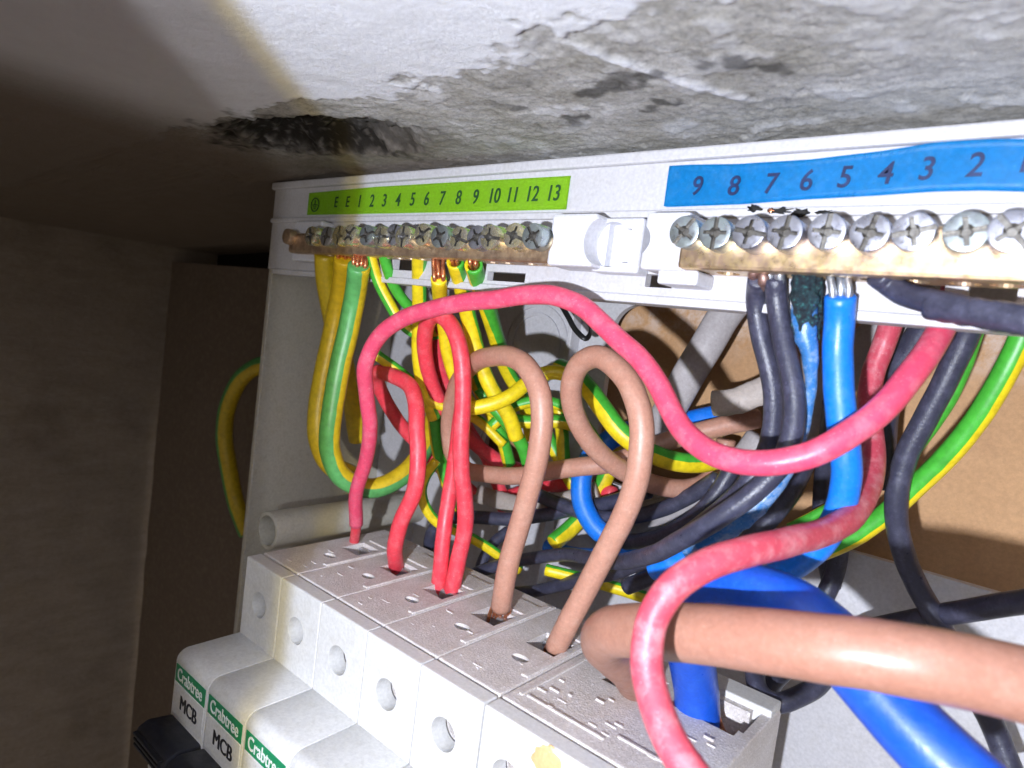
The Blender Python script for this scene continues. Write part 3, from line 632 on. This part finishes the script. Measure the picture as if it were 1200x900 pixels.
# blue
wire('blue_wire', 'bright blue neutral wire with bare tinned strands hanging straight from the neutral bar', 'blue', 5.1,
     [('y', 984, 348, 20.5), (983, 372, 36), (982, 405, 36.2), (983, 440, 36.5), (987, 485, 36.8), (992, 525, 37), (994, 555, 36.6), (989, 588, 36), (977, 617, 35), (958, 643, 34), (930, 665, 33), (895, 682, 32), (860, 692, 31)], cond=('tinned', 3, 1.25, ('y', 983, 306, 20.5)), rs=0.93)
wire('blue_wire', 'blue wire curled in a loop through the brown teardrop loop', 'blue', 6.0,
     [(880, 482, 25.5), (835, 489, 25), (795, 495, 24.6), (755, 501, 24.3), (720, 512, 24.2), (695, 532, 24.2), (682, 560, 24.3), (684, 592, 24.6), (698, 618, 25), (722, 636, 25.3), (750, 641, 25.5), (785, 636, 25.5), (815, 625, 25.5)])
def rburn(t, l): return (1.32 if t < .13 else 1.32-.30*sstep(.13, .16, t)-.42*sstep(.24, .33, t)+.35*sstep(.45, .75, t))
wire('blue_wire', 'burnt blue neutral wire with melted insulation and green corroded end', 'burnt_blue', 4.0,
     [('y', 944, 350, 20.5), (942, 368, 28), (943, 390, 28.2), (948, 415, 28.2), (950, 445, 28), (946, 480, 27.5), (938, 515, 27), (922, 552, 26.6), (900, 583, 26.3), (872, 607, 26), (838, 626, 25.5), (800, 640, 25)],
     rad=lambda t, l: .98-.52*sstep(3, 15, l)+.54*sstep(26, 44, l), jitter=.3,
     extra=lambda t, path: (finish('corroded_conductor', tube_mesh(spline([at(946, 300, 20.5), at(945, 318, 20.3), at(944, 340, 20.3), path[2], path[5]], .35), 2.15, 44, rad=lambda q, l: 1-.35*sstep(.72, 1, q), jitter=.45, seed=12), 'verdigris', t),
                            finish('charred_edge', tube_mesh(spline([at(957, 318, 21.5), at(958, 345, 21.6), at(957, 372, 22), at(953, 398, 23)], .35), .85, 20, jitter=.6, seed=4), 'verdigris', t)))
wire('blue_wire', 'blue wire running in the shadow beneath the black pair', 'blue', 4.4,
     [('y', 922, 470, 40), (917, 500, 26), (914, 535, 26), (903, 568, 26), (884, 592, 26), (860, 613, 26), (833, 634, 25.5), (800, 655, 25), (765, 668, 24)])

# green and yellow earths
g_e = 'green and yellow earth wires'
BIG = 'green_yellow_big'
wire('earth_wire', 'thick yellow sided earth wire hanging furthest left on the earth bar', BIG, 6.6, [('y', 381, 299, 22), (383, 330, 25), (390, 368, 24.6), (400, 408, 24), (408, 445, 23), (414, 478, 22.4), (420, 515, 22)], group=g_e, shift=0.7, cond=('copper', 5, 1.1, ('y', 379, 286, 20.5)))
wire('earth_wire', 'thick earth wire showing its yellow side beside the green faced one', BIG, 6.6, [('y', 404, 303, 21.5), (401, 340, 24.2), (391, 388, 24.6), (380, 438, 25), (374, 480, 25), (375, 515, 25), (388, 545, 24.6), (412, 558, 24)], group=g_e, shift=0.72, cond=('copper', 5, 1.1, ('y', 406, 287, 20.5)))
wire('earth_wire', 'thick green faced earth wire making the big loop at the left', BIG, 6.8, [('y', 421, 311, 18.5), (416, 345, 26.4), (406, 395, 27), (395, 445, 27.2), (387, 492, 27), (388, 530, 26.5), (402, 560, 26), (432, 573, 25.6), (462, 563, 25.2), (487, 541, 24.8), (503, 510, 24), (511, 473, 23.4), (514, 435, 22.6), (513, 400, 22)], group=g_e, shift=0.05, cond=('copper', 4, 1.15, ('y', 425, 287, 20.5)), rs=0.92)
wire('earth_wire', 'thin earth wire with yellow edge crossing down behind the pink arch', 'green_yellow', 3.2, [('y', 433, 291, 20.5), ('y', 436, 308, 20.5), (443, 330, 13), (455, 352, 13), (468, 375, 13), (481, 388, 13), (497, 394, 13), (515, 392, 12.8), (530, 400, 12.5)], group=g_e, shift=0.95)
wire('earth_wire', 'thin all green looking earth wire slanting behind the pink arch', 'green_yellow', 3.2, [('y', 448, 291, 20.5), ('y', 451, 305, 20.5), (458, 328, 13), (468, 347, 13), (482, 362, 13), (500, 372, 12.6), (520, 380, 12.3)], group=g_e, shift=0.25)
wire('earth_wire', 'straight striped earth wire left of the bare copper strands', 'green_yellow', 4.1, [('y', 492, 290, 20.5), ('y', 492, 308, 21), (492, 340, 17), (491, 380, 16.8), (491, 420, 16.5), (497, 455, 16), (510, 490, 15.8)], group=g_e, shift=0.55)
wire('earth_wire', 'yellow earth wire with bright bare copper strands under the earth bar', 'green_yellow', 4.1, [('y', 514, 326, 20), (516, 350, 17.2), (521, 385, 17.1), (527, 420, 16.8), (538, 452, 16.5), (556, 480, 16.2)], group=g_e, shift=0.7, cond=('copper', 3, 1.15, ('y', 514, 288, 20.5)))
wire('earth_wire', 'striped earth wire with its cut open end left of the other open end', 'green_yellow', 4.4, [('y', 534, 306, 20), ('y', 539, 326, 21), (545, 355, 18.5), (555, 395, 18.6), (566, 432, 18.7), (580, 462, 18.6), (596, 487, 18.3), (606, 514, 18)], group=g_e, shift=0.48, twist=.4, hollow=True, cond=('copper', 2, 1.2, ('y', 533, 290, 20.5)))
wire('earth_wire', 'striped earth wire with open cut end nearest the plastic clip', 'green_yellow', 4.4, [('y', 555, 311, 19.5), ('y', 561, 330, 21), (570, 358, 19), (580, 390, 18.4), (590, 420, 17.8), (603, 450, 17.2), (622, 482, 16.8), (640, 505, 16.5)], group=g_e, shift=0.3, twist=.5, hollow=True, cond=('copper', 2, 1.2, ('y', 553, 291, 20.5)))
wire('earth_wire', 'earth wire bending sideways as a yellow band behind the brown arch', 'green_yellow', 4.1, [(546, 479, 17.5), (563, 477, 17.6), (582, 472, 17.6), (599, 464, 17.6), (614, 452, 17.4), (628, 441, 17.2), (648, 436, 17.2), (668, 440, 17.4)], group=g_e, shift=0.72)
wire('earth_wire', 'earth wire slanting through the opening of the brown teardrop loop', 'green_yellow', 5.2, [(655, 430, 21), (675, 440, 22), (692, 460, 23), (708, 482, 23.6), (727, 505, 24), (752, 524, 24), (785, 539, 23.8), (820, 543, 23.2), (860, 535, 22.5)], group=g_e, shift=0.5, twist=.15)
wire('earth_wire', 'earth wire twisting down between the red loops and the left brown arch', 'green_yellow', 4.0, [(562, 455, 16), (575, 473, 16), (590, 490, 16), (603, 507, 16), (614, 528, 15.8), (622, 555, 15.6)], group=g_e, shift=0.3, twist=-.4)
wire('earth_wire', 'earth wire lying level low behind the left brown arch', 'green_yellow', 4.0, [(560, 470, 15.6), (590, 488, 15.6), (618, 494, 15.8), (645, 493, 16), (670, 497, 16), (690, 510, 16)], group=g_e, shift=0.4, twist=.3)
wire('earth_wire', 'earth wire dropping straight behind the right side of the left brown arch', 'green_yellow', 4.0, [(655, 470, 15.5), (657, 492, 15.5), (659, 515, 15.6), (660, 545, 15.6)], group=g_e, shift=0.5)
wire('earth_wire', 'earth wire with rounded end passing diagonally behind the blue loop', 'green_yellow', 5.2, [(648, 636, 20.4), (664, 622, 20), (684, 601, 19.4), (700, 578, 19), (713, 552, 18.6), (722, 525, 18.4)], group=g_e, shift=0.5)
wire('earth_wire', 'thin earth wire bent behind the short red wire near the grey tube', 'green_yellow', 3.2, [(512, 540, 12.5), (499, 558, 12.5), (494, 577, 12.5), (499, 596, 12.5), (512, 612, 12.4), (535, 622, 12.3), (570, 640, 12.2), (610, 668, 12)], group=g_e, shift=0.6)
wire('earth_wire', 'yellowish earth wire peeping out below the black wires at centre', 'green_yellow', 3.4, [(640, 668, 14), (680, 678, 14.2), (715, 688, 14.4), (752, 699, 14.6), (790, 712, 14.6)], group=g_e, shift=0.55)
wire('earth_wire', 'bright green earth wire sweeping across the tan board at the right', 'green_yellow', 4.1, [('y', 1212, 350, 52), (1200, 390, 27.5), (1182, 432, 27), (1160, 470, 26.3), (1134, 505, 25.5), (1104, 540, 24.8), (1070, 573, 24), (1035, 603, 23.3), (1000, 628, 22.5), (965, 645, 22), (930, 655, 21.5)], group=g_e, shift=0.06)
wire('earth_wire', 'dark green earth wire tucked behind the matt black wire at the right', 'green_yellow', 2.6, [('y', 1150, 372, 60), ('y', 1135, 420, 62), ('y', 1108, 475, 64), ('y', 1078, 520, 66), ('y', 1040, 560, 68), ('y', 985, 590, 70), ('y', 925, 618, 71)], group=g_e, shift=0.25)
wire('earth_cable', 'yellow and green cable looping out behind the left side of the housing', BIG, 8.4, [('y', 318, 424, 80), ('y', 298, 431, 77), ('y', 278, 449, 74), ('y', 266, 478, 73), ('y', 263, 512, 73), ('y', 268, 550, 75), ('y', 276, 588, 78), ('y', 290, 625, 80)], cat='cable', shift=0.95, keep=True)

wire('earth_wire', 'earth wire in shadow right of the open ended ones behind the pink arch', 'green_yellow', 4.0, [('y', 572, 330, 60), (578, 372, 15.4), (588, 410, 15.3), (601, 448, 15.3), (614, 480, 15.2), (622, 515, 15)], group=g_e, shift=.4, twist=.3)
wire('earth_wire', 'earth wire falling close behind the right leg of the red loops', 'green_yellow', 4.0, [(538, 392, 15.6), (553, 436, 15.6), (572, 478, 15.4), (588, 512, 15.2), (597, 545, 15)], group=g_e, shift=.5, twist=-.3)
wire('earth_wire', 'earth wire slanting down to the right behind the lower brown wire', 'green_yellow', 4.0, [(612, 462, 15), (634, 496, 15), (650, 528, 15), (668, 562, 15), (690, 598, 15)], group=g_e, shift=.35, twist=.4)
wire('earth_wire', 'earth wire standing between the bent red wire and the red loops', 'green_yellow', 4.2, [(503, 425, 16.2), (507, 470, 16), (513, 520, 15.8), (524, 565, 15.6), (545, 605, 15.4)], group=g_e, shift=.3, twist=.15)
wire('earth_wire', 'thin earth wire crossing behind the short red wire at mid height', 'green_yellow', 3.2, [(434, 412, 12.8), (460, 430, 12.7), (488, 452, 12.6), (506, 470, 12.5), (530, 478, 12.4), (560, 492, 12.4), (590, 520, 12.3)], group=g_e, shift=.5, twist=.2)
wire('earth_wire', 'thin earth wire curving behind both legs of the left brown arch', 'green_yellow', 3.4, [(575, 500, 13.4), (600, 478, 13.4), (628, 470, 13.5), (655, 474, 13.6), (680, 492, 13.8), (700, 520, 14)], group=g_e, shift=.45, twist=-.2)
wire('black_wire', 'black wire sagging beneath the lower brown wire at centre', 'black', 4.2, [(620, 575, 16), (655, 590, 16.3), (700, 606, 17), (750, 604, 18), (800, 586, 19), (842, 562, 19.5)], group='loose black wires')
wire('black_wire', 'black wire lowest in the bundle that runs left from the neutral bar', 'black', 4.2, [(945, 540, 21), (925, 580, 22), (898, 612, 22), (862, 640, 21.5), (820, 660, 21), (775, 672, 20), (735, 688, 19)], group='loose black wires')
wire('blue_wire', 'blue wire dipping behind the lowest black wires at centre', 'blue', 4.6, [(640, 640, 17), (680, 650, 17.5), (720, 648, 18), (765, 634, 19), (805, 612, 20), (845, 580, 20.5)])

# grey sheaths
g_s = 'grey cable sheaths at the back'
wire('cable_sheath', 'grey flat cable sheath slanting behind the pink arch left of the black pair', 'sheath_grey', 8.6, [('y', 868, 345, 74), ('y', 848, 372, 72), ('y', 828, 405, 70), ('y', 806, 442, 69), ('y', 786, 478, 70), ('y', 770, 505, 73)], cat='sheath', group=g_s, flat=.55, keep=True)
wire('cable_sheath', 'broad grey sheath slanting behind the top of the blue wire', 'sheath_grey', 11, [('y', 1105, 350, 68), ('y', 1070, 378, 68), ('y', 1025, 405, 69), ('y', 985, 435, 71), ('y', 955, 465, 73), ('y', 925, 510, 75)], cat='sheath', group=g_s, flat=.5, keep=True)
wire('cable_sheath', 'torn pale sheath end opening just left of the black pair', 'sheath_torn', 6.4, [('y', 836, 473, 63), ('y', 858, 470, 63), ('y', 882, 461, 64), ('y', 910, 447, 66), ('y', 945, 430, 69)], cat='sheath', group=g_s, flat=.5, hollow=True, keep=True, jitter=.12)
wire('cable_sheath', 'grey sheath curving below the brown teardrop loop', 'sheath_grey', 12, [('y', 900, 520, 78), ('y', 868, 560, 77.6), ('y', 825, 590, 77.6), ('y', 780, 607, 77.6), ('y', 735, 612, 77.6), ('y', 690, 607, 77.6)], cat='sheath', group=g_s, flat=.5, keep=True)
wire('cable_sheath', 'pale sheath stub beneath the left brown wire', 'sheath_torn', 6, [('y', 560, 578, 70), ('y', 590, 588, 69), ('y', 625, 592, 69), ('y', 665, 586, 70), ('y', 700, 575, 73)], cat='sheath', group=g_s, flat=.6, keep=True, jitter=.1)
tie = wire('cable_tie', 'thin black cable tie behind the top of the pink arch', 'tie_black', 1.6, [('y', 655, 352, 66), ('y', 665, 370, 63), ('y', 674, 386, 62), ('y', 686, 397, 62), ('y', 692, 388, 66), ('y', 683, 372, 70), ('y', 676, 360, 74)], cat='cable tie', flat=.5, keep=True)

# soot and melted beads on the strip above the burnt neutral terminal
rnd = random.Random(11)
for k, (u, v, sx_, sz_, mt) in enumerate(((884, 246, 1.6, .9, 'dark_void'), (915, 249, 2.4, .8, 'dark_void'), (938, 250, 2.0, .8, 'dark_void'), (903, 248, .8, .6, 'copper'), (965, 250, 1.6, .5, 'dark_void'))):
    c_ = at(u, v, 23.9); bm = bmesh.new(); bmesh.ops.create_icosphere(bm, subdivisions=3, radius=1)
    for vv in bm.verts:
        n_ = .75+.9*noise.noise(vv.co*2.6+V((k*5, 0, 0)))+.4*noise.noise(vv.co*6); vv.co = V((c_.x+vv.co.x*sx_*n_*.8, c_.y+vv.co.y*.2*n_, c_.z+.2+vv.co.z*sz_*n_*.8))
    finish('soot_mark' if mt == 'dark_void' else 'melted_bead', bm_mesh(bm), mt, cu_)
